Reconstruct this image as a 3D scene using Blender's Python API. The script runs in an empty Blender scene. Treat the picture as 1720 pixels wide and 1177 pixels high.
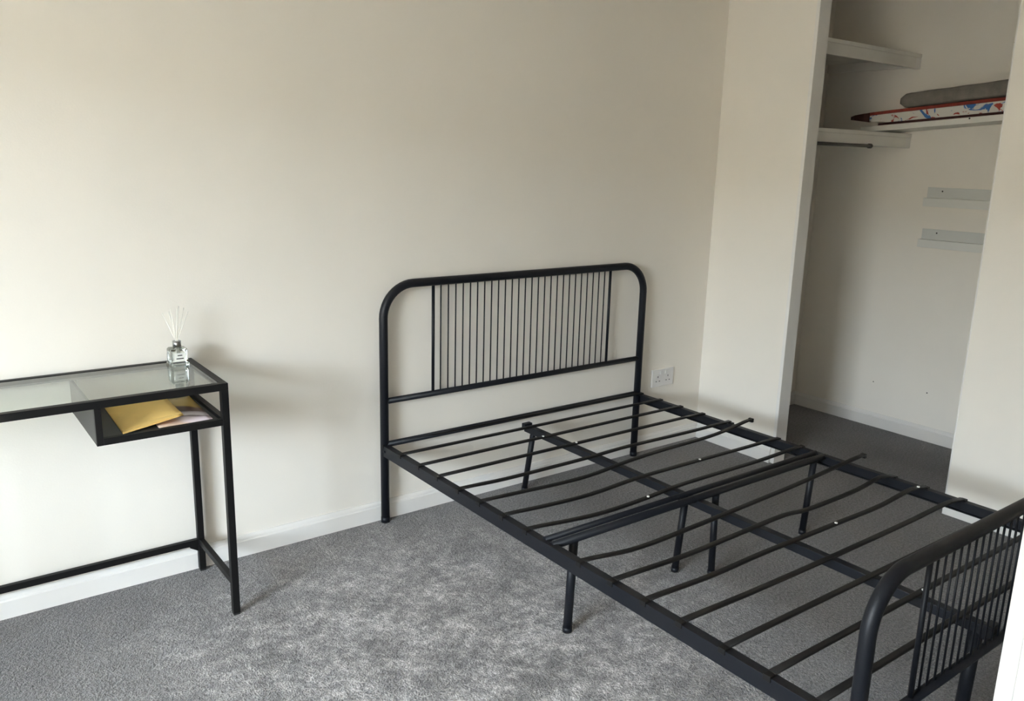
import bpy, bmesh, math, random
from mathutils import Vector, Matrix
random.seed(4)
scene = bpy.context.scene
C = scene.collection

# ------------------------------------------------------------------ camera
CX, CY, CZ, YAW, PITCH, ROLL, FPX = -0.921, -2.7065, 1.3932, 0.6465, -0.2291, 0.0256, 1389.4
cam_data = bpy.data.cameras.new('camera')
cam_data.sensor_fit = 'HORIZONTAL'
cam_data.sensor_width = 36.0
cam_data.lens = FPX / 1720 * 36.0
cam_data.clip_start = 0.02
cam = bpy.data.objects.new('camera', cam_data)
C.objects.link(cam)
fw = Vector((math.sin(YAW) * math.cos(PITCH), math.cos(YAW) * math.cos(PITCH), math.sin(PITCH)))
rt = Vector((math.cos(YAW), -math.sin(YAW), 0))
up = rt.cross(fw)
r2 = math.cos(ROLL) * rt + math.sin(ROLL) * up
u2 = -math.sin(ROLL) * rt + math.cos(ROLL) * up
M = Matrix((r2, u2, -fw)).transposed().to_4x4()
M.translation = Vector((CX, CY, CZ))
cam.matrix_world = M
scene.camera = cam

# ------------------------------------------------------------------ sky, light, exposure
world = bpy.data.worlds.new('overcast_sky')
scene.world = world
world.use_nodes = True
wb = world.node_tree.nodes['Background']
wb.inputs[0].default_value = (0.79, 0.895, 1.0, 1)
wb.inputs[1].default_value = 9.0
vs = scene.view_settings
vs.view_transform = 'Standard'
vs.look = 'None'
vs.gamma = 1.0
vs.use_curve_mapping = False
vs.exposure = 3.14
scene.cycles.max_bounces = 14
scene.cycles.diffuse_bounces = 8
scene.cycles.glossy_bounces = 6
scene.cycles.transparent_max_bounces = 16
scene.cycles.sample_clamp_indirect = 6.0

# room dimensions (metres)
XL, XR = -3.30, 2.338          # left and right wall faces
YB, YF = 0.0, -2.95            # back and front wall faces
H = 2.40
OPY0, OPY1 = -1.236, -0.478    # closet opening along the right wall
XP = 2.460                      # face of the pier on the far side of the opening, set back a little
CLX = 3.314                    # closet back wall
CLY0, CLY1 = -1.62, 0.083      # closet side walls
WT = 0.075                     # partition thickness
WY0, WY1, WZ0, WZ1 = -2.90, -1.50, 0.78, 1.96   # window in the left wall

# the daylight enters by the window: a portal guides the sampling of the sky through it
pl = bpy.data.lights.new('window_left_offscreen', 'AREA')
pl.shape = 'RECTANGLE'
pl.size = WZ1 - WZ0
pl.size_y = WY1 - WY0
pl.cycles.is_portal = True
po = bpy.data.objects.new('window_left_offscreen', pl)
po.location = (XL - 0.13, (WY0 + WY1) / 2, (WZ0 + WZ1) / 2)
po.rotation_euler = (0, -math.pi / 2, 0)
C.objects.link(po)

# ------------------------------------------------------------------ materials
def newmat(name):
    m = bpy.data.materials.new(name)
    m.use_nodes = True
    nt = m.node_tree
    return m, nt, nt.nodes['Principled BSDF']

def mat(name, col, rough=0.5, metal=0.0, bump=0.0, bscale=200.0, var=0.0, vscale=6.0, spec=0.5):
    m, nt, b = newmat(name)
    b.inputs['Base Color'].default_value = (*col, 1)
    b.inputs['Roughness'].default_value = rough
    b.inputs['Metallic'].default_value = metal
    b.inputs['Specular IOR Level'].default_value = spec
    tc = nt.nodes.new('ShaderNodeTexCoord')
    if var:
        n = nt.nodes.new('ShaderNodeTexNoise'); n.inputs['Scale'].default_value = vscale
        n.inputs['Detail'].default_value = 4
        r = nt.nodes.new('ShaderNodeValToRGB')
        r.color_ramp.elements[0].position = 0.3; r.color_ramp.elements[1].position = 0.7
        r.color_ramp.elements[0].color = (*[c * (1 - var) for c in col], 1)
        r.color_ramp.elements[1].color = (*[min(1, c * (1 + var)) for c in col], 1)
        nt.links.new(tc.outputs['Object'], n.inputs['Vector'])
        nt.links.new(n.outputs['Fac'], r.inputs['Fac'])
        nt.links.new(r.outputs['Color'], b.inputs['Base Color'])
    if bump:
        n = nt.nodes.new('ShaderNodeTexNoise'); n.inputs['Scale'].default_value = bscale
        n.inputs['Detail'].default_value = 3
        bp = nt.nodes.new('ShaderNodeBump'); bp.inputs['Strength'].default_value = bump
        bp.inputs['Distance'].default_value = 0.002
        nt.links.new(tc.outputs['Object'], n.inputs['Vector'])
        nt.links.new(n.outputs['Fac'], bp.inputs['Height'])
        nt.links.new(bp.outputs['Normal'], b.inputs['Normal'])
    return m

def carpet_mat():
    m, nt, b = newmat('grey_carpet')
    L = nt.links.new
    tc = nt.nodes.new('ShaderNodeTexCoord')
    def noise(scale, detail=2, rough=0.5):
        n = nt.nodes.new('ShaderNodeTexNoise')
        n.inputs['Scale'].default_value = scale
        n.inputs['Detail'].default_value = detail
        n.inputs['Roughness'].default_value = rough
        L(tc.outputs['Object'], n.inputs['Vector'])
        return n
    def ramp(src, p0, p1, v0=0.0, v1=1.0):
        r = nt.nodes.new('ShaderNodeMapRange')
        r.inputs[1].default_value = p0; r.inputs[2].default_value = p1
        r.inputs[3].default_value = v0; r.inputs[4].default_value = v1
        L(src, r.inputs[0]); return r.outputs[0]
    def math_(op, a, c):
        n = nt.nodes.new('ShaderNodeMath'); n.operation = op
        for i, s in enumerate((a, c)):
            if isinstance(s, (int, float)): n.inputs[i].default_value = s
            else: L(s, n.inputs[i])
        return n.outputs[0]
    # brushed areas of the pile: lighter where the nap has been walked up, in the open floor beside the bed
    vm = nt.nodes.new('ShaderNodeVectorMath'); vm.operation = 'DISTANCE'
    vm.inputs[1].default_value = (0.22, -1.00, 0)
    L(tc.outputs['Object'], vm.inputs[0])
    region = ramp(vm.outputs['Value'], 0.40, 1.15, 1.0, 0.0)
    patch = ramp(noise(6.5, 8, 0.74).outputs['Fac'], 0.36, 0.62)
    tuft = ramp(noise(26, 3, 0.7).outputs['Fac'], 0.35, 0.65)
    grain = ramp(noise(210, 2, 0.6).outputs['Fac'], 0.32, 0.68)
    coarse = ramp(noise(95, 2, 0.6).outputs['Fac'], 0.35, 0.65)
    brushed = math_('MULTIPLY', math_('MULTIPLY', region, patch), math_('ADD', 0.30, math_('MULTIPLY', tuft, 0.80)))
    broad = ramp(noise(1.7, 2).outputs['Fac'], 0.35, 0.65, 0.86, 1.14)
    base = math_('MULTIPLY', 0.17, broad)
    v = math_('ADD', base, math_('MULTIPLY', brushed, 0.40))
    g = math_('ADD', 0.40, math_('ADD', math_('MULTIPLY', grain, 0.72), math_('MULTIPLY', coarse, 0.48)))
    v = math_('MULTIPLY', v, g)
    cc = nt.nodes.new('ShaderNodeCombineColor')
    L(math_('MULTIPLY', v, 1.03), cc.inputs[0]); L(math_('MULTIPLY', v, 0.99), cc.inputs[1]); L(math_('MULTIPLY', v, 1.00), cc.inputs[2])
    L(cc.outputs[0], b.inputs['Base Color'])
    b.inputs['Roughness'].default_value = 0.95
    b.inputs['Specular IOR Level'].default_value = 0.1
    b.inputs['Sheen Weight'].default_value = 0.25
    b.inputs['Sheen Roughness'].default_value = 0.5
    bp = nt.nodes.new('ShaderNodeBump'); bp.inputs['Strength'].default_value = 0.7
    bp.inputs['Distance'].default_value = 0.004
    L(math_('ADD', grain, math_('MULTIPLY', coarse, 1.2)), bp.inputs['Height'])
    L(bp.outputs['Normal'], b.inputs['Normal'])
    return m

def pane_mat(name, tint, ior=1.5, boost=1.0):
    # a thin pane: straight transmission plus mirror reflection of its two faces
    m = bpy.data.materials.new(name); m.use_nodes = True
    nt = m.node_tree; nt.nodes.clear()
    out = nt.nodes.new('ShaderNodeOutputMaterial')
    tr = nt.nodes.new('ShaderNodeBsdfTransparent'); tr.inputs[0].default_value = (*tint, 1)
    gl = nt.nodes.new('ShaderNodeBsdfGlossy'); gl.inputs['Roughness'].default_value = 0.01
    lw = nt.nodes.new('ShaderNodeLayerWeight'); lw.inputs['Blend'].default_value = 0.5
    pw = nt.nodes.new('ShaderNodeMath'); pw.operation = 'POWER'; pw.inputs[1].default_value = 5.0
    mu = nt.nodes.new('ShaderNodeMath'); mu.operation = 'MULTIPLY_ADD'; mu.use_clamp = True
    mu.inputs[1].default_value = 0.96 * boost; mu.inputs[2].default_value = 0.04 * boost
    nt.links.new(lw.outputs['Facing'], pw.inputs[0])
    mx = nt.nodes.new('ShaderNodeMixShader')
    nt.links.new(pw.outputs[0], mu.inputs[0]); nt.links.new(mu.outputs[0], mx.inputs[0])
    nt.links.new(tr.outputs[0], mx.inputs[1]); nt.links.new(gl.outputs[0], mx.inputs[2])
    nt.links.new(mx.outputs[0], out.inputs[0])
    return m

def leaflet_mat():
    # printed leaflet: gold upper half, dark maroon wave, pale lilac swoosh below
    m, nt, b = newmat('printed_leaflet')
    L = nt.links.new
    tc = nt.nodes.new('ShaderNodeTexCoord')
    sx = nt.nodes.new('ShaderNodeSeparateXYZ'); L(tc.outputs['Object'], sx.inputs[0])
    n = nt.nodes.new('ShaderNodeTexNoise'); n.inputs['Scale'].default_value = 14; n.inputs['Detail'].default_value = 2
    L(tc.outputs['Object'], n.inputs['Vector'])
    a = nt.nodes.new('ShaderNodeMath'); a.operation = 'MULTIPLY_ADD'; a.inputs[1].default_value = 0.55
    L(sx.outputs['X'], a.inputs[0]); L(sx.outputs['Y'], a.inputs[2])
    c = nt.nodes.new('ShaderNodeMath'); c.operation = 'MULTIPLY_ADD'; c.inputs[1].default_value = 0.05
    L(n.outputs['Fac'], c.inputs[0]); L(a.outputs[0], c.inputs[2])
    mr = nt.nodes.new('ShaderNodeMapRange'); mr.inputs[1].default_value = -0.12; mr.inputs[2].default_value = 0.16
    L(c.outputs[0], mr.inputs[0])
    r = nt.nodes.new('ShaderNodeValToRGB'); L(mr.outputs[0], r.inputs[0])
    cr = r.color_ramp
    stops = [(0.0, (.75, .55, .42)), (0.10, (.80, .68, .72)), (0.22, (.62, .52, .60)), (0.27, (.10, .06, .08)),
             (0.31, (.72, .66, .72)), (0.42, (.55, .48, .55)), (0.47, (.07, .03, .03)), (0.61, (.12, .05, .03)),
             (0.66, (.42, .28, .07)), (1.0, (.48, .33, .09))]
    cr.elements[0].position = 0; cr.elements[0].color = (*stops[0][1], 1)
    cr.elements[1].position = 1; cr.elements[1].color = (*stops[-1][1], 1)
    for p, col in stops[1:-1]:
        e = cr.elements.new(p); e.color = (*col, 1)
    L(r.outputs[0], b.inputs['Base Color']); b.inputs['Roughness'].default_value = 0.3
    return m

def floral_mat():
    # white cotton printed with scattered blue and red motifs
    m, nt, b = newmat('floral_cotton')
    L = nt.links.new
    tc = nt.nodes.new('ShaderNodeTexCoord')
    def motif(scale, lo, off):
        mp = nt.nodes.new('ShaderNodeMapping'); mp.inputs['Location'].default_value = off
        L(tc.outputs['Object'], mp.inputs[0])
        n = nt.nodes.new('ShaderNodeTexNoise'); n.inputs['Scale'].default_value = scale
        n.inputs['Detail'].default_value = 3; n.inputs['Distortion'].default_value = 1.5
        L(mp.outputs[0], n.inputs['Vector'])
        r = nt.nodes.new('ShaderNodeMapRange'); r.inputs[1].default_value = lo; r.inputs[2].default_value = lo + 0.03
        L(n.outputs['Fac'], r.inputs[0]); return r.outputs[0]
    def mix(f, a, bcol):
        x = nt.nodes.new('ShaderNodeMix'); x.data_type = 'RGBA'
        L(f, x.inputs[0])
        if isinstance(a, tuple): x.inputs[6].default_value = (*a, 1)
        else: L(a, x.inputs[6])
        x.inputs[7].default_value = (*bcol, 1)
        return x.outputs[2]
    c1 = mix(motif(10, 0.585, (3, 1, 7)), (.66, .63, .58), (.05, .15, .42))
    c2 = mix(motif(15, 0.60, (9, 4, 2)), c1, (.36, .05, .035))
    L(c2, b.inputs['Base Color']); b.inputs['Roughness'].default_value = 0.85
    return m

M_WALL = mat('wall_paint', (.82, .780, .716), .75, bump=.12, bscale=160, var=.012, vscale=3)
M_CLOSET = mat('closet_paint', (.82, .780, .716), .75, bump=.12, bscale=160, var=.015, vscale=3)
M_CEIL = mat('ceiling_paint', (.82, .780, .716), .85, bump=.1, bscale=120)
M_TRIM = mat('white_gloss', (.78, .76, .735), .35, bump=.05, bscale=60)
M_DOOR = mat('door_paint', (.78, .76, .735), .5, bump=.1, bscale=60)
M_LIP = mat('door_edge_paint', (.78, .76, .735), .5, bump=.1, bscale=60)
M_CARPET = carpet_mat()
M_BED = mat('black_powder_coat', (.0075, .0085, .012), .45, bump=.15, bscale=900, spec=.3)
M_SLAT = mat('black_slat_steel', (.0085, .0075, .007), .5, bump=.15, bscale=700, spec=.28)
M_DESK = mat('black_desk_steel', (.006, .0055, .0055), .5, bump=.12, bscale=800, spec=.25)
M_TRAY = mat('black_brown_tray', (.035, .033, .030), .5, bump=.1, bscale=300)
M_PLASTIC = mat('white_plastic', (.82, .82, .80), .35, bump=.03, bscale=80)
M_SOCKET = mat('socket_plastic', (.74, .72, .70), .4, bump=.03, bscale=80)
M_HOLE = mat('dark_slot', (.02, .02, .02), .7, bump=.05)
M_ENV = mat('manila_paper', (.80, .53, .17), .6, bump=.35, bscale=28, var=.06, vscale=12)
M_PRINT = leaflet_mat()
M_PAPER = mat('paper_edge', (.75, .70, .66), .7, bump=.05)
M_SHELF = mat('shelf_paint', (.76, .74, .69), .55, bump=.2, bscale=70, var=.04, vscale=10)
M_BATTEN = mat('batten_paint', (.62, .63, .61), .6, bump=.1, bscale=70)
M_BATTEN2 = mat('batten_ledge_paint', (.72, .72, .69), .6, bump=.1, bscale=70)
M_STEEL = mat('brushed_steel', (.42, .42, .42), .35, metal=1.0, bump=.05, bscale=300)
M_RODDARK = mat('dull_rail', (.10, .095, .085), .5, metal=.4, bump=.05, bscale=200)
M_FELT = mat('grey_felt', (.20, .18, .155), .95, bump=.8, bscale=220, var=.15, vscale=30)
M_FLORAL = floral_mat()
M_RED = mat('red_binding', (.24, .035, .02), .8, bump=.2, bscale=300, var=.2, vscale=40)
M_MAROON = mat('dark_maroon', (.06, .018, .014), .8, bump=.2, bscale=200)
M_GLASS = pane_mat('desk_glass', (.93, .965, .945), 1.5, 1.25)
M_PANE = pane_mat('window_glass', (.98, .99, .985), 1.5, 1.0)
M_REED = mat('pale_reed', (.83, .80, .74), .7, bump=.1, bscale=300)
M_LABEL = mat('bottle_label', (.80, .80, .76), .6, bump=.03)
M_GROUND = mat('outdoor_ground', (.27, .235, .185), .9, bump=.3, bscale=3, var=.2, vscale=.6)
M_BRICK = mat('outdoor_brick', (.28, .22, .155), .9, bump=.3, bscale=8, var=.15, vscale=2)

def clear_glass():
    m, nt, b = newmat('bottle_glass')
    b.inputs['Base Color'].default_value = (.96, .985, .97, 1)
    b.inputs['Transmission Weight'].default_value = 1.0
    b.inputs['Roughness'].default_value = 0.02
    b.inputs['IOR'].default_value = 1.45
    return m
M_BOTTLE = clear_glass()

# ------------------------------------------------------------------ mesh helpers
def box(bm, x0, x1, y0, y1, z0, z1):
    vs_ = [bm.verts.new(p) for p in ((x0, y0, z0), (x1, y0, z0), (x1, y1, z0), (x0, y1, z0),
                                     (x0, y0, z1), (x1, y0, z1), (x1, y1, z1), (x0, y1, z1))]
    for f in ((3, 2, 1, 0), (4, 5, 6, 7), (0, 1, 5, 4), (1, 2, 6, 5), (2, 3, 7, 6), (3, 0, 4, 7)):
        bm.faces.new([vs_[i] for i in f])
    return vs_

def obj(name, bm, material, parent=None, bevel=0.0, seg=2, smooth=False):
    bmesh.ops.recalc_face_normals(bm, faces=bm.faces)
    me = bpy.data.meshes.new(name)
    bm.to_mesh(me); bm.free()
    o = bpy.data.objects.new(name, me)
    C.objects.link(o)
    if isinstance(material, (list, tuple)):
        for mm in material: me.materials.append(mm)
    else:
        me.materials.append(material)
    if bevel:
        md = o.modifiers.new('bevel', 'BEVEL'); md.width = bevel; md.segments = seg
        md.limit_method = 'ANGLE'; md.angle_limit = math.radians(40)
    if smooth:
        for p in me.polygons: p.use_smooth = True
    if parent: o.parent = parent; o.matrix_parent_inverse = Matrix.Translation(parent.location).inverted()
    return o

def boxo(name, x0, x1, y0, y1, z0, z1, material, parent=None, bevel=0.0):
    bm = bmesh.new(); box(bm, x0, x1, y0, y1, z0, z1)
    return obj(name, bm, material, parent, bevel)

def tube(bm, pts, r, n=12, cap=True, flat=None):
    """sweep a circle (or a flat rounded strip: flat=(half_width, half_thickness)) along pts"""
    pts = [Vector(p) for p in pts]
    rings = []
    ref = None
    for i, p in enumerate(pts):
        t = (pts[min(i + 1, len(pts) - 1)] - pts[max(i - 1, 0)]).normalized()
        if ref is None:
            ref = Vector((0, 0, 1)) if abs(t.z) < 0.9 else Vector((0, 1, 0))
        a = (ref - t * ref.dot(t)).normalized()
        b = t.cross(a)
        ref = a
        rr = r[i] if isinstance(r, (list, tuple)) else r
        ring = []
        for k in range(n):
            an = 2 * math.pi * (k + .5) / n
            if flat:
                w, h = (flat[i] if isinstance(flat[0], (tuple, list)) else flat)
                ca, sa = math.cos(an), math.sin(an)
                ex = 0.45
                co = p + b * (math.copysign(abs(ca) ** ex, ca) * w) + a * (math.copysign(abs(sa) ** ex, sa) * h)
            else:
                co = p + (a * math.sin(an) + b * math.cos(an)) * rr
            ring.append(bm.verts.new(co))
        rings.append(ring)
    for i in range(len(rings) - 1):
        for k in range(n):
            bm.faces.new((rings[i][k], rings[i][(k + 1) % n], rings[i + 1][(k + 1) % n], rings[i + 1][k]))
    if cap:
        bm.faces.new(rings[0][::-1]); bm.faces.new(rings[-1])

def tubeo(name, pts, r, material, parent=None, n=14, flat=None):
    bm = bmesh.new(); tube(bm, pts, r, n, True, flat)
    o = obj(name, bm, material, parent)
    for p in o.data.polygons:
        p.use_smooth = len(p.vertices) == 4
    return o

def squareo(name, p0, p1, w, material, parent=None, bevel=0.0015):
    """square steel bar between two points on an axis"""
    lo = [min(a, b) for a, b in zip(p0, p1)]; hi = [max(a, b) for a, b in zip(p0, p1)]
    for i in range(3):
        if hi[i] - lo[i] < 1e-6: lo[i] -= w / 2; hi[i] += w / 2
    return boxo(name, lo[0], hi[0], lo[1], hi[1], lo[2], hi[2], material, parent, bevel)

def empty(name, loc):
    o = bpy.data.objects.new(name, None); C.objects.link(o); o.location = loc
    o.empty_display_size = .1
    return o

def tag(o, label, cat, group=None):
    o['label'] = label; o['category'] = cat
    if group: o['group'] = group
    return o

def struct(o, label=None):
    o['kind'] = 'structure'
    if label: o['label'] = label
    return o

def arc(cx, cz, r, a0, a1, n, y):
    return [(cx + r * math.cos(a0 + (a1 - a0) * i / n), y, cz + r * math.sin(a0 + (a1 - a0) * i / n)) for i in range(n + 1)]

# ------------------------------------------------------------------ structure
struct(boxo('floor', XL - .15, CLX + .1, YF - 1.6, CLY1 + .1, -.12, 0, M_CARPET), 'grey plush carpet floor')
struct(boxo('ceiling', XL - .15, CLX + .1, YF - 1.6, CLY1 + .1, H, H + .12, M_CEIL), 'off-white painted ceiling')
struct(boxo('wall_back', XL - .15, XR, YB, YB + .083, 0, H, M_WALL), 'warm off-white painted wall behind the bed')
bm = bmesh.new()
y0, y1 = YF, YB
box(bm, XR, XR + WT, OPY1, CLY1, 0, H)
box(bm, XP, XP + WT, YF, OPY0, 0, H)
box(bm, XR, XP + WT, OPY0, OPY1, 2.28, H)
struct(obj('wall_right', bm, M_WALL), 'off-white wall with the doorless closet opening')
struct(boxo('wall_closet_back', CLX, CLX + .1, CLY0, CLY1 + .1, 0, H, M_CLOSET), 'pale grey rear wall of the closet')
struct(boxo('wall_closet_left', XR + WT, CLX, CLY1, CLY1 + .1, 0, H, M_CLOSET), 'shaded side wall of the closet')
struct(boxo('wall_closet_right', XP + WT, CLX, CLY0 - .1, CLY0, 0, H, M_CLOSET), 'far side wall of the closet')
# left wall around the window
bm = bmesh.new()
box(bm, XL - .15, XL, YF, WY0, 0, H)
box(bm, XL - .15, XL, WY1, YB, 0, H)
box(bm, XL - .15, XL, WY0, WY1, 0, WZ0)
box(bm, XL - .15, XL, WY0, WY1, WZ1, H)
struct(obj('wall_left', bm, M_WALL), 'off-white wall with the window')
# front wall with the doorway
DX0, DX1, DH = 0.02, 0.80, 2.02
bm = bmesh.new()
box(bm, XL - .15, DX0, YF - .1, YF, 0, H)
box(bm, DX1, XP + WT, YF - .1, YF, 0, H)
box(bm, DX0, DX1, YF - .1, YF, DH, H)
struct(obj('wall_front', bm, M_WALL), 'off-white wall with the doorway')
bm = bmesh.new()
box(bm, DX0 - .4, DX1 + .4, YF - 1.2, YF - 1.1, 0, H)
box(bm, DX0 - .5, DX0 - .4, YF - 1.2, YF - .1, 0, H)
box(bm, DX1 + .4, DX1 + .5, YF - 1.2, YF - .1, 0, H)
struct(obj('wall_hall', bm, M_WALL), 'off-white landing walls beyond the doorway')

# window
win = empty('window_1', (XL - .075, (WY0 + WY1) / 2, WZ0)); struct(win, 'white framed window in the left wall')
fx0, fx1 = XL - .12, XL - .07
bm = bmesh.new()
box(bm, fx0, fx1, WY0, WY0 + .05, WZ0, WZ1); box(bm, fx0, fx1, WY1 - .05, WY1, WZ0, WZ1)
box(bm, fx0, fx1, WY0 + .05, WY1 - .05, WZ0, WZ0 + .05); box(bm, fx0, fx1, WY0 + .05, WY1 - .05, WZ1 - .05, WZ1)
obj('window_frame', bm, M_TRIM, win, .003)
ym = (WY0 + WY1) / 2
boxo('mullion', fx0, fx1, ym - .03, ym + .03, WZ0 + .05, WZ1 - .05, M_TRIM, win, .003)
for a, b in ((WY0 + .05, ym - .03), (ym + .03, WY1 - .05)):
    boxo('pane', XL - .097, XL - .093, a, b, WZ0 + .05, WZ1 - .05, M_PANE, win)
boxo('window_sill', XL - .07, XL + .05, WY0 - .04, WY1 + .04, WZ0 - .025, WZ0, M_TRIM, win, .004)

# skirting: square lower board with a chamfered top edge
def skirting(name, p0, p1, nrm, h=.076, t=.015):
    p0, p1, nrm = Vector((*p0, 0)), Vector((*p1, 0)), Vector((*nrm, 0))
    prof = [(0, 0), (t, 0), (t, h - .020), (t - .004, h - .017), (t - .005, h - .010), (t - .010, h), (0, h)]
    bm = bmesh.new()
    rings = [[bm.verts.new(p + nrm * u + Vector((0, 0, z))) for u, z in prof] for p in (p0, p1)]
    n = len(prof)
    for k in range(n):
        bm.faces.new((rings[0][k], rings[0][(k + 1) % n], rings[1][(k + 1) % n], rings[1][k]))
    bm.faces.new(rings[0][::-1]); bm.faces.new(rings[1])
    return struct(obj(name, bm, M_TRIM))
skirting('baseboard_back', (XL + .015, YB), (XR, YB), (0, -1))
skirting('baseboard_right', (XR, YB - .015), (XR, OPY1 + .012), (-1, 0))
skirting('baseboard_pier', (XP, OPY0), (XP, YF), (-1, 0))
skirting('baseboard_left', (XL, YF), (XL, YB), (1, 0))
skirting('baseboard_closet_back', (CLX, CLY0), (CLX, CLY1), (-1, 0))
skirting('baseboard_closet_left', (XR + WT, CLY1), (CLX - .015, CLY1), (0, -1))
# painted lining boards of the closet opening
boxo_l = boxo('trim_1', XR - .004, XR + WT + .003, OPY1 - .010, OPY1, 0, 2.28, M_TRIM, None, .0015); struct(boxo_l, 'white lining board of the closet opening')
bm = bmesh.new(); box(bm, XR - .003, XR, OPY1, OPY1 + .008, 0, 2.28)
struct(obj('trim_2', bm, M_TRIM, None, .001), 'thin white bead beside the closet opening')
struct(boxo('trim_3', XP - .001, XP + WT + .002, OPY0, OPY0 + .006, 0, 2.28, M_TRIM, None, .0015), 'white lining strip on the far side of the closet opening')
# small plug holes left in the closet wall
cw = bpy.data.objects['wall_closet_back']
for y, z, r in ((-.860, 1.964, .004), (-.692, .253, .0035), (-.395, .245, .003)):
    tubeo('plug_hole', [(CLX - .0006, y, z), (CLX + .001, y, z)], r, M_HOLE, cw, 10)

# door standing ajar into the room, white painted
dang = math.radians(-45)
ddir = Vector((math.cos(dang), math.sin(dang), 0)); dn = Vector((-ddir.y, ddir.x, 0))  # dn points away from the room's window side
free = Vector((.226, -2.328, 0))
door = empty('door_1', (free.x, free.y, 0)); struct(door, 'white painted door standing ajar beside the bed foot')
def dbox(name, u0, u1, v0, v1, z0, z1, material, parent, bevel=0.0):
    bm = bmesh.new(); box(bm, u0, u1, v0, v1, z0, z1)
    for v in bm.verts:
        v.co = free + ddir * v.co.x + dn * v.co.y + Vector((0, 0, v.co.z))
    return obj(name, bm, material, parent, bevel)
leaf = dbox('door_leaf', .006, .79, .0, .040, .012, 1.985, M_DOOR, door, .002)
dbox('edge_lipping', 0, .006, .0005, .0395, .012, 1.985, M_LIP, door, .001)
hnd = bmesh.new()
def dp(u, v, z): return free + ddir * u + dn * v + Vector((0, 0, z))
tubeo('handle_rose', [dp(.06, -.001, 1.0), dp(.06, -.010, 1.0)], .025, M_STEEL, door, 20)
tubeo('handle_lever', [dp(.06, -.008, 1.0), dp(.06, -.045, 1.0), dp(.075, -.050, 1.0), dp(.17, -.050, 1.0)], .009, M_STEEL, door, 12)
hnd.free()

# ground and an unseen row of houses, added to cut off the low sky
struct(boxo('ground', -70, XL - .3, -50, 50, -3.1, -2.9, M_GROUND), 'street level ground outside the window')
bm = bmesh.new()
box(bm, -20, -13, -40, 40, -2.9, 0.8)
rv = [bm.verts.new(p) for p in ((-12.7, -40, 0.8), (-20.3, -40, 0.8), (-16.5, -40, 3.2), (-12.7, 40, 0.8), (-20.3, 40, 0.8), (-16.5, 40, 3.2))]
for f in ((0, 1, 2), (3, 5, 4), (0, 2, 5, 3), (2, 1, 4, 5), (1, 0, 3, 4)):
    bm.faces.new([rv[i] for i in f])
struct(obj('wall_unseen_street', bm, M_BRICK), 'unseen buff brick terrace across the street, added to block the low sky')

# ------------------------------------------------------------------ bed frame
BXL, BXR, BYH, BYF = 0.498, 1.847, -0.036, -1.986
ZB = 0.316
bed = empty('bed_frame', ((BXL + BXR) / 2, (BYH + BYF) / 2, 0))
tag(bed, 'black metal double bed frame without mattress, its slats partly bent', 'bed')

def end_frame(pre, y, ztop, zrail, rb, nsp):
    r = .0162
    pts = [(BXL, y, 0.004)] + arc(BXL + rb, ztop - rb, rb, math.pi, math.pi / 2, 12, y) + arc(BXR - rb, ztop - rb, rb, math.pi / 2, 0, 12, y) + [(BXR, y, 0.004)]
    hoop = tubeo(pre + '_hoop', pts, r, M_BED, bed, 18)
    for x in (BXL, BXR):
        tubeo('foot_cap', [(x, y, 0), (x, y, .022)], r + .0007, M_BED, hoop, 18)
    tubeo(pre + '_rail', [(BXL, y, zrail), (BXR, y, zrail)], .0115, M_BED, bed, 14)
    x0, x1 = .712, BXL + BXR - .712
    for x in (x0, x1):
        tubeo(pre + '_upright', [(x, y, zrail), (x, y, ztop)], .0062, M_BED, bed, 10)
    bm = bmesh.new(); tube(bm, [(0, 0, zrail), (0, 0, ztop)], .0027, 8)
    first = obj(pre + '_spindle', bm, M_BED, bed)
    for p in first.data.polygons: p.use_smooth = len(p.vertices) == 4
    for i in range(nsp):
        o = first if i == 0 else first.copy()
        if i: C.objects.link(o); o.parent = bed
        o.matrix_parent_inverse = Matrix.Translation(bed.location).inverted()
        o.location = (x0 + (x1 - x0) * (i + 1) / (nsp + 1), y, 0)
end_frame('headboard', BYH, .928, .487, .125, 26)
end_frame('footboard', BYF, .626, .282, .115, 26)

def side_rail(x, s):
    # steel channel: tall web outside, flange on top turned inwards, small lip below
    bm = bmesh.new()
    w, h, t = .026, .042, .003
    prof = [(0, 0), (w * .6, 0), (w * .6, t), (t, t), (t, h - t), (w, h - t), (w, h), (0, h)]
    rings = [[bm.verts.new((x + s * (u - .012), y, ZB - h + v)) for u, v in prof] for y in (BYH - .012, BYF + .012)]
    n = len(prof)
    for k in range(n):
        bm.faces.new((rings[0][k], rings[0][(k + 1) % n], rings[1][(k + 1) % n], rings[1][k]))
    bm.faces.new(rings[0][::-1]); bm.faces.new(rings[1])
    o = obj('side_rail', bm, M_BED, bed, .001)
    for y in (BYH - .022, BYF + .022):
        tubeo('bolt', [(x - s * .012, y, ZB - .02), (x - s * .0165, y, ZB - .02)], .005, M_BED, o, 8)
    return o
side_rail(BXL, 1); side_rail(BXR, -1)
tubeo('head_cross_rail', [(BXL, BYH - .004, .317), (BXR, BYH - .004, .317)], .0115, M_BED, bed, 12)
CRX = 1.130
crail = boxo('centre_rail', CRX - .014, CRX + .014, -1.972, -.105, .276, .304, M_BED, bed, .002)
boxo('end_plate', CRX - .020, CRX + .020, -.118, -.096, .286, .312, M_BED, crail, .002)
boxo('end_hook', CRX - .020, CRX + .020, -1.978, -1.955, .272, .312, M_BED, crail, .002)
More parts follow.
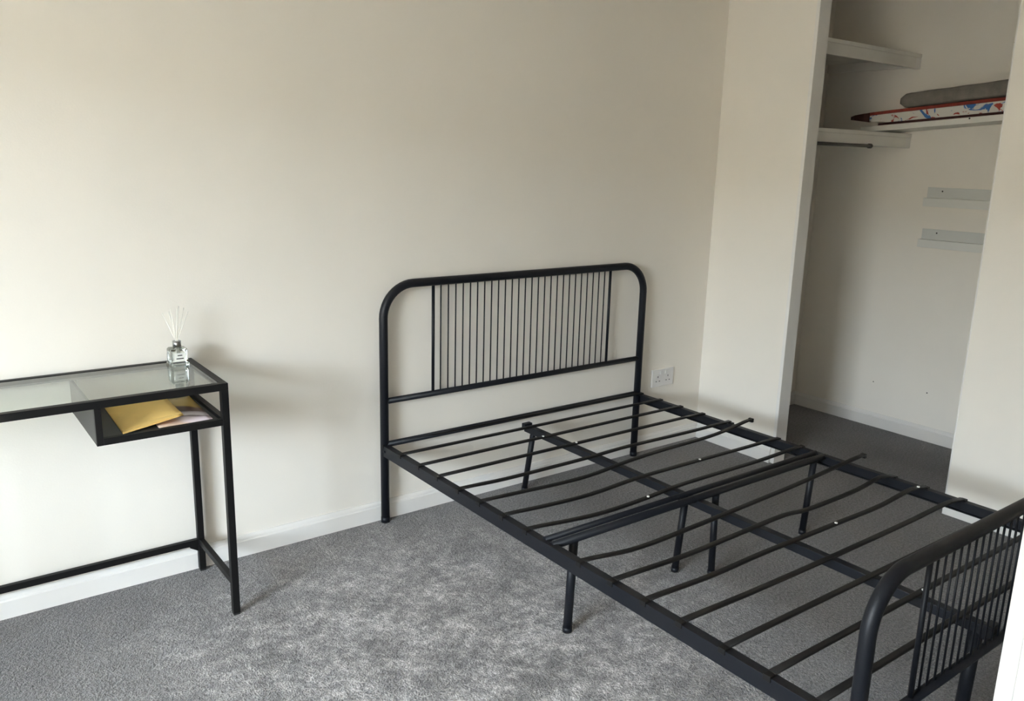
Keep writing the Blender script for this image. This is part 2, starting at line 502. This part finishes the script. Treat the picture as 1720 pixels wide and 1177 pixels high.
# paired cross brace where the two halves of the bed meet
for y, r, z in ((-1.002, .0095, .314), (-1.036, .0125, .309)):
    tubeo('cross_brace', [(BXL + .002, y, z), (BXR - .002, y, z)], r, M_BED, bed, 12)
def leg(p_top, p_foot, r=.0125):
    o = tubeo('leg', [p_top, p_foot], r, M_BED, bed, 14)
    d = (Vector(p_foot) - Vector(p_top)).normalized()
    tubeo('foot_cap', [Vector(p_foot) - d * .015, Vector(p_foot) + Vector((0, 0, -.002))], r + .0013, M_BED, o, 14)
leg((.585, -1.036, .300), (.585, -1.024, .002), .0135)
leg((1.785, -1.036, .300), (1.785, -1.020, .002), .0125)
leg((CRX, -.150, .280), (1.140, -.088, .002), .0120)
leg((CRX, -.982, .280), (1.143, -.948, .002), .0125)
leg((1.221, -1.036, .298), (1.230, -1.037, .002), .0120)
leg((CRX, -1.935, .280), (CRX, -1.928, .002), .0165)

# slats: (y at the near side rail, y at the far side rail, bend profile as (x, z) or None)
SL = [
 (-.040, -.058, None), (-.172, -.182, None), (-.303, -.306, None), (-.428, -.434, None),
 (-.560, -.590, [(.520, .318), (.668, .313), (.860, .314), (1.068, .317), (1.234, .323), (1.602, .322), (1.838, .326)]),
 (-.683, -.681, [(.519, .318), (.672, .311), (.817, .304), (.970, .303), (1.132, .316), (1.305, .324), (1.585, .328), (1.700, .336), (1.850, .356)]),
 (-.808, -.824, [(.520, .318), (.664, .309), (.853, .304), (1.056, .315), (1.279, .317), (1.680, .316), (1.830, .318)]),
 (-.927, -.935, [(.522, .318), (.657, .304), (.796, .295), (.943, .297), (1.155, .309), (1.387, .310), (1.600, .310), (1.830, .318)]),
 (-1.168, -1.186, [(.515, .318), (.703, .298), (.936, .303), (1.171, .314), (1.471, .329), (1.729, .348), (1.850, .357)]),
 (-1.294, -1.315, [(.512, .318), (.770, .311), (.985, .317), (1.223, .324), (1.327, .314), (1.472, .314), (1.638, .320), (1.757, .335), (1.846, .321)]),
 (-1.414, -1.430, [(.520, .318), (.736, .311), (.940, .316), (1.130, .316), (1.305, .316), (1.564, .316), (1.751, .331), (1.841, .321)]),
 (-1.533, -1.557, [(.520, .318), (.766, .314), (1.159, .316), (1.511, .322), (1.760, .330), (1.841, .321)]),
 (-1.663, -1.680, None), (-1.786, -1.800, None), (-1.903, -1.915, None)]
def interp(prof, x):
    if x <= prof[0][0]: return prof[0][1]
    for i in range(len(prof) - 1):
        a, b = prof[i], prof[i + 1]
        if x <= b[0]:
            p = prof[max(i - 1, 0)]; q = prof[min(i + 2, len(prof) - 1)]
            t = (x - a[0]) / (b[0] - a[0])
            m1 = (b[1] - p[1]) / max(1e-6, (b[0] - p[0])) * (b[0] - a[0])
            m2 = (q[1] - a[1]) / max(1e-6, (q[0] - a[0])) * (b[0] - a[0])
            h = t * t * (3 - 2 * t)
            return a[1] * (1 - h) + b[1] * h + (t ** 3 - 2 * t * t + t) * m1 + (t ** 3 - t * t) * m2
    return prof[-1][1]
slats = []
for ya, yb, prof in SL:
    x0, x1 = BXL + .004, BXR - .004
    if prof: x1 = max(x1, prof[-1][0])
    raised = prof and prof[-1][1] > .34
    if raised: x1 = BXR + .018
    N = 30 if prof else 8
    pts, fl = [], []
    for i in range(N + 1):
        x = x0 + (x1 - x0) * i / N
        y = ya + (yb - ya) * (x - BXL) / (BXR - BXL)
        z = interp(prof, x) if prof else .318
        e = min(i, N - i) / N
        pts.append((x, y, z + .002)); fl.append((.0085, .0042) if e > .04 else (.0100, .0030))
    o = tubeo('slat', pts, .008, M_SLAT, bed, 12, fl)
    # hooked end over the far rail
    if raised:
        z = interp(prof, x1) + .002
        boxo('hook', x1 - .008, x1 + .004, yb - .010, yb + .010, z - .012, z + .004, M_SLAT, o, .001)
    else:
        boxo('hook', BXR - .002, BXR + .0145, yb - .010, yb + .010, ZB - .010, ZB + .0045, M_SLAT, o, .001)
    boxo('hook', BXL - .0145, BXL + .006, ya - .010, ya + .010, ZB - .010, ZB + .0045, M_SLAT, o, .001)
    slats.append((o, ya, yb, prof))
# little white plastic studs still sitting in some slats: (slat index, x)
for i, x in ((2, 1.055), (3, 1.118), (6, 1.385), (7, 1.000), (10, 1.792), (10, 1.312), (13, 1.128)):
    o, ya, yb, prof = slats[i]
    y = ya + (yb - ya) * (x - BXL) / (BXR - BXL)
    z = interp(prof, x) if prof else .318
    tubeo('stud', [(x, y - .003, z + .001), (x, y - .003, z + .0085)], .0048, M_PLASTIC, o, 8)

# ------------------------------------------------------------------ desk
dx1, dyb, dyf, DZ = -0.188, -0.020, -0.380, 0.740
dx0 = dx1 - 1.0
LW = .021
desk = empty('glass_desk', ((dx0 + dx1) / 2, (dyb + dyf) / 2, 0))
tag(desk, 'narrow black metal desk with clear glass top and an open side tray', 'desk')
hl = LW / 2
for x in (dx0 + hl, dx1 - hl):
    for y in (dyf + hl, dyb - hl):
        l = boxo('leg', x - hl, x + hl, y - hl, y + hl, .006, DZ - .0215, M_DESK, desk, .0015)
        boxo('foot_pad', x - .009, x + .009, y - .009, y + .009, 0, .007, M_HOLE, l)
for y in (dyf + hl, dyb - hl):
    boxo('top_rail', dx0, dx1, y - hl, y + hl, DZ - .022, DZ - .0005, M_DESK, desk, .0015)
for x in (dx0 + hl, dx1 - hl):
    boxo('top_rail', x - hl, x + hl, dyf + LW, dyb - LW, DZ - .022, DZ - .0005, M_DESK, desk, .0015)
    boxo('side_stretcher', x - hl * .8, x + hl * .8, dyf + LW, dyb - LW, .098, .119, M_DESK, desk, .0015)
boxo('back_stretcher', dx0 + LW, dx1 - LW, dyb - LW + .002, dyb - .002, .096, .117, M_DESK, desk, .0015)
for x, s in ((dx0 + LW, 1), (dx1 - LW, -1)):
    bm = bmesh.new()
    a = [(x, .097), (x + s * .030, .097), (x + s * .026, .090), (x, .074)]
    va = [bm.verts.new((u, dyb - .004, z)) for u, z in a]; vb = [bm.verts.new((u, dyb - .017, z)) for u, z in a]
    bm.faces.new(va); bm.faces.new(vb[::-1])
    for k in range(4): bm.faces.new((va[k], va[(k + 1) % 4], vb[(k + 1) % 4], vb[k]))
    obj('gusset', bm, M_DESK, desk, .001)
boxo('glass_top', dx0 + LW + .001, dx1 - LW - .001, dyf + LW + .001, dyb - LW - .001, DZ - .008, DZ - .002, M_GLASS, desk)
# clips that carry the pane
# the tray hanging under the right end of the top
tx0, tx1 = -.543, dx1 - LW
tz0 = .614
tray = boxo('tray_floor', tx0 + .012, tx1, dyf + .014, dyb - .004, tz0 + .002, tz0 + .010, M_TRAY, desk)
boxo('tray_side', tx0, tx0 + .008, dyf + .014, dyb - .004, tz0 + .001, DZ - .023, M_TRAY, desk, .001)
boxo('tray_front_post', tx0, tx0 + .017, dyf, dyf + .016, tz0, DZ - .0225, M_DESK, desk, .001)
boxo('tray_front_rail', tx0 + .017, dx1 - LW, dyf, dyf + .016, tz0, tz0 + .019, M_DESK, desk, .001)
boxo('tray_back_post', tx0, tx0 + .017, dyb - .016, dyb - .002, tz0, DZ - .0225, M_DESK, desk, .001)
boxo('tray_side_rail', dx1 - LW + .002, dx1 - .002, dyf + LW, dyb - LW, tz0, tz0 + .019, M_DESK, desk, .001)

# envelope and leaflet lying in the tray
def sheet(name, corners, z, thick, material, edge_mat, sag=0.0, origin=None, nx=10, ny=10):
    a, b, c_, d = [Vector((*p, 0)) for p in corners]     # front-left, front-right, back-right, back-left
    ctr = origin or (a + b + c_ + d) / 4
    bm = bmesh.new()
    tops, bots = [], []
    for j in range(ny + 1):
        rt_, rb_ = [], []
        for i in range(nx + 1):
            u, v = i / nx, j / ny
            p = (a * (1 - u) + b * u) * (1 - v) + (d * (1 - u) + c_ * u) * v - ctr
            w = math.sin(math.pi * u) * math.sin(math.pi * v)
            zz = sag * w + .0008 * math.sin(9 * u + 4 * v)
            rt_.append(bm.verts.new((p.x, p.y, thick * (.35 + .65 * min(1, 6 * min(u, 1 - u, v, 1 - v))) + zz)))
            rb_.append(bm.verts.new((p.x, p.y, 0)))
        tops.append(rt_); bots.append(rb_)
    for j in range(ny):
        for i in range(nx):
            bm.faces.new((tops[j][i], tops[j][i + 1], tops[j + 1][i + 1], tops[j + 1][i]))
            bm.faces.new((bots[j][i], bots[j + 1][i], bots[j + 1][i + 1], bots[j][i + 1]))
    for i in range(nx):
        bm.faces.new((bots[0][i], bots[0][i + 1], tops[0][i + 1], tops[0][i]))
        bm.faces.new((bots[ny][i + 1], bots[ny][i], tops[ny][i], tops[ny][i + 1]))
        bm.faces.new((bots[i + 1][0], bots[i][0], tops[i][0], tops[i + 1][0]))
        bm.faces.new((bots[i][nx], bots[i + 1][nx], tops[i + 1][nx], tops[i][nx]))
    o = obj(name, bm, material, None, 0, 2, True)
    o.location = (ctr.x, ctr.y, z)
    return o
TF = tz0 + .010
lf = sheet('leaflet', [(-.375, -.338), (-.224, -.334), (-.214, -.062), (-.365, -.066)], TF + .0003, .004, M_PRINT, M_PAPER, .002)
tag(lf, 'glossy printed leaflet in gold, maroon and lilac, half under the envelope', 'leaflet')
def tilt(o, zl, zr):
    # lift one side: the envelope lies half on the leaflet and bulges with its contents
    xs = [v.co.x for v in o.data.vertices]; a_, b_ = min(xs), max(xs)
    for v in o.data.vertices:
        t_ = (v.co.x - a_) / (b_ - a_)
        v.co.z += zl + (zr - zl) * t_
ev = sheet('envelope', [(-.470, -.343), (-.306, -.336), (-.300, -.062), (-.462, -.068)], TF + .0008, .006, M_ENV, M_ENV, .006)
tilt(ev, 0, .026)
tag(ev, 'yellow manila padded envelope lying in the black desk tray', 'envelope')
fl_ = sheet('flap', [(-.4685, -.342), (-.3075, -.335), (-.307, -.308), (-.468, -.315)], TF + .0046, .0012, M_ENV, M_ENV, 0, None, 10, 10)
tilt(fl_, .0, .026)
fl_.parent = ev; fl_.matrix_parent_inverse = Matrix.Translation(ev.location).inverted()

# reed diffuser standing on the glass
dfx, dfy = -.247, -.088
dif = empty('reed_diffuser', (dfx, dfy, DZ - .002))
tag(dif, 'small square clear glass reed diffuser standing on the glass desk top', 'diffuser')
zb0 = DZ - .002
bm = bmesh.new()
w = .026
def ring(bm, w, z, n=6, rr=.006):
    out = []
    for cx, cy, a0 in ((1, 1, 0), (-1, 1, 90), (-1, -1, 180), (1, -1, 270)):
        for k in range(n):
            a = math.radians(a0 + 90 * k / (n - 1))
            out.append(bm.verts.new((dfx + cx * (w - rr) + rr * math.cos(a), dfy + cy * (w - rr) + rr * math.sin(a), z)))
    return out
def loft(bm, rings):
    for a, b in zip(rings, rings[1:]):
        n = len(a)
        for k in range(n): bm.faces.new((a[k], a[(k + 1) % n], b[(k + 1) % n], b[k]))
    bm.faces.new(rings[0][::-1]); bm.faces.new(rings[-1])
loft(bm, [ring(bm, .0285, zb0), ring(bm, .0285, zb0 + .007), ring(bm, w, zb0 + .011), ring(bm, w, zb0 + .050), ring(bm, .023, zb0 + .055, 6, .008), ring(bm, .0105, zb0 + .057, 6, .0100), ring(bm, .0105, zb0 + .066, 6, .0100)])
loft(bm, [ring(bm, .021, zb0 + .014, 6, .004)[::-1], ring(bm, .021, zb0 + .046, 6, .004)[::-1]])
obj('bottle', bm, M_BOTTLE, dif)
tubeo('collar', [(dfx, dfy, zb0 + .058), (dfx, dfy, zb0 + .077)], .0125, M_STEEL, dif, 18)
lb = boxo('front_label', dfx - .017, dfx + .017, dfy - .0268, dfy - .0264, zb0 + .017, zb0 + .043, M_LABEL, dif)
for zz, ww in ((.024, .011), (.034, .007)):
    boxo('printed_line', dfx - ww, dfx + ww, dfy - .0271, dfy - .0268, zb0 + zz, zb0 + zz + .003, M_HOLE, lb)
for i, (ax, ay, hh) in enumerate(((-.034, .010, .165), (-.020, -.012, .172), (-.008, .016, .178), (.004, -.010, .180), (.016, .012, .182), (.028, .002, .178), (.036, -.014, .168))):
    base = (dfx - ax * .25, dfy - ay * .25, zb0 + .018)
    tubeo('reed', [base, (dfx + ax * .08, dfy + ay * .08, zb0 + .078), (dfx + ax, dfy + ay, zb0 + hh)], .0013, M_REED, dif, 6)

# ------------------------------------------------------------------ wall socket
sx0, sx1, sz0, sz1 = 1.974, 2.124, .314, .402
sk = empty('wall_socket', ((sx0 + sx1) / 2, 0, sz0))
tag(sk, 'white double power socket on the wall beside the headboard', 'socket')
fp = boxo('face_plate', sx0, sx1, -.010, -.0005, sz0, sz1, M_SOCKET, sk, .003)
for cx in (sx0 + .040, sx1 - .040):
    for dx, dz, w_, h_ in ((0, .062, .0035, .008), (-.011, .040, .0075, .0035), (.011, .040, .0075, .0035)):
        boxo('pin_slot', cx + dx - w_ / 2, cx + dx + w_ / 2, -.0106, -.0098, sz0 + dz - h_ / 2 - .012, sz0 + dz + h_ / 2 - .012, M_HOLE, fp)
    boxo('switch', cx + (.016 if cx < 2.05 else -.016) - .006, cx + (.016 if cx < 2.05 else -.016) + .006, -.0135, -.0098, sz0 + .062, sz0 + .078, M_SOCKET, sk, .001)

# ------------------------------------------------------------------ closet fittings
def alcove_shelf(z, label):
    # shelf board with a deep front fascia that stops short of the rear wall
    root = empty('alcove_shelf', (2.88, -.2, z))
    tag(root, label, 'shelf', None)
    boxo('shelf_board', XR + WT + .002, CLX - .001, -.432, CLY1 - .001, z - .018, z, M_SHELF, root, .002)
    boxo('fascia', XR + WT + .002, CLX - .050, -.432, -.414, z - .070, z - .0185, M_SHELF, root, .002)
    boxo('wall_batten', CLX - .022, CLX - .001, -.405, CLY1 - .002, z - .062, z - .019, M_SHELF, root, .002)
    boxo('bracket', CLX - .050, CLX - .001, -.430, -.406, z - .070, z - .0185, M_TRIM, root, .002)
    return root
alcove_shelf(1.945, 'empty painted alcove shelf with deep front edge, highest in the closet')
low = alcove_shelf(1.560, 'lower painted alcove shelf with a short dark rail under its front edge')
rl = tubeo('rail', [(XR + WT + .004, -.444, 1.490), (2.915, -.444, 1.490)], .008, M_RODDARK, low, 12)
tubeo('rail_end', [(2.905, -.444, 1.490), (2.923, -.444, 1.490)], .0115, M_RODDARK, rl, 12)

# the loose plank across the back of the closet slopes slightly, resting on the lower alcove shelf
SLOPE = .070
def sz(y): return 1.561 + SLOPE * (-.27 - y)
def sheared(name, outline, zlo, zhi, material, parent=None, bevel=.003, seg=2, smooth=False):
    """prism over an xy outline whose lower/upper faces follow zlo(y)/zhi(y)"""
    bm = bmesh.new()
    lo = [bm.verts.new((x, y, zlo(y))) for x, y in outline]
    hi = [bm.verts.new((x, y, zhi(y))) for x, y in outline]
    bm.faces.new(lo[::-1]); bm.faces.new(hi)
    n = len(outline)
    for k in range(n): bm.faces.new((lo[k], lo[(k + 1) % n], hi[(k + 1) % n], hi[k]))
    return obj(name, bm, material, parent, bevel, seg, smooth)
PX = 3.115
pk = sheared('loose_plank', [(PX, CLY0 + .002), (CLX - .001, CLY0 + .002), (CLX - .001, -.262), (PX, -.262)], sz, lambda y: sz(y) + .028, M_SHELF)
tag(pk, 'sloping white plank along the rear closet wall carrying folded things', 'plank')
tubeo('screw_head', [(PX - .001, -.800, sz(-.800) + .022), (PX + .002, -.800, sz(-.800) + .022)], .004, M_HOLE, pk, 8)
boxo('wall_cleat', PX + .01, CLX - .005, CLY0 + .001, CLY0 + .022, 1.60, sz(CLY0) - .0005, M_SHELF, pk)

# padded board with a pointed end, floral cover and red binding
def pz(y): return sz(y) + .0285
def thick(y): return .066 + .012 * min(1, max(0, (-.17 - y) / .80))
def lift(y): return .012 + .040 * min(1, max(0, (y + .36) / .20))     # the nose curves up underneath
nose = [(PX + .012, -1.45), (CLX - .006, -1.45), (CLX - .006, -.40), (CLX - .030, -.30), (CLX - .065, -.225), (CLX - .100, -.182), (PX + .085, -.180), (PX + .045, -.225), (PX + .018, -.30), (PX + .012, -.40)]
pb = empty('padded_board', (3.2, -.8, pz(-.8)))
tag(pb, 'flat padded board with pointed end, white floral cover and red binding, on the plank', 'board')
sheared('floral_cover', [(x, y) for x, y in nose], lambda y: pz(y) + lift(y), lambda y: pz(y) + max(lift(y) + .003, thick(y) - .015), M_FLORAL, pb, .003)
inner = [(x + (.010 if x < 3.2 else -.002), min(y - .004, -.34)) for x, y in nose if y < -.29]
sheared('underside', inner, lambda y: pz(y) + .0002, lambda y: pz(y) + .0125, M_MAROON, pb, 0)
tipo = [(x + (-.003 if x < 3.2 else .001), y + .002) for x, y in nose]
sheared('red_binding', tipo, lambda y: pz(y) + thick(y) - .0148, lambda y: pz(y) + thick(y), M_RED, pb, .002)
sheared('pointed_tip', [(PX + .010, -.300), (PX + .006, -.27), (PX + .036, -.200), (PX + .085, -.150), (CLX - .095, -.150), (CLX - .060, -.235)], lambda y: pz(y) + lift(y) - .004, lambda y: pz(y) + thick(y) - .002, M_MAROON, pb, .002)

# folded grey felt blanket with a rounded fold
def bz(y): return pz(y) + thick(y) + .0005
bm = bmesh.new()
N = 26; y0b, y1b = -.45, -1.46
rings = []
T = .074
for i in range(N + 1):
    y = y0b + (y1b - y0b) * (i / N) ** 1.5
    e = min(1, (y0b - y) / .035)
    hh = T / 2 * max(.45, math.sqrt(max(0, 1 - (1 - e) ** 2)))
    zc = bz(y) + T / 2
    rg = []
    for k in range(20):
        a = 2 * math.pi * k / 20
        ca, sa = math.cos(a), math.sin(a)
        px_ = 3.215 + .088 * math.copysign(abs(ca) ** .30, ca)
        pzv = zc + hh * math.copysign(abs(sa) ** .32, sa) + .0010 * math.sin(y * 40 + k)
        rg.append(bm.verts.new((px_, y, max(pzv, bz(y)))))
    rings.append(rg)
for a, b in zip(rings, rings[1:]):
    for k in range(20): bm.faces.new((a[k], a[(k + 1) % 20], b[(k + 1) % 20], b[k]))
bm.faces.new(rings[0][::-1]); bm.faces.new(rings[-1])
bl = obj('felt_blanket', bm, M_FELT, None, 0, 2, True)
tag(bl, 'thick folded grey felt blanket lying on top of the floral board', 'blanket')

# two wall rails left on the rear closet wall
for z0, z1, lab in ((1.205, 1.300, 'upper pale grey mounting rail screwed to the rear closet wall'),
                    (1.000, 1.093, 'lower pale grey mounting rail screwed to the rear closet wall')):
    r = empty('wall_rail', (CLX, -.95, z0))
    tag(r, lab, 'rail')
    ye = -.553
    boxo('back_strip', CLX - .004, CLX - .0005, -1.35, ye, z1 - .052, z1, M_BATTEN, r, .0008)
    boxo('ledge', CLX - .026, CLX - .0005, -1.35, ye + .006, z0, z1 - .0525, M_BATTEN2, r, .0015)
    for y in (-.628, -1.20):
        tubeo('screw', [(CLX - .0045, y, z1 - .018), (CLX - .0038, y, z1 - .018)], .0042, M_HOLE, r, 8)
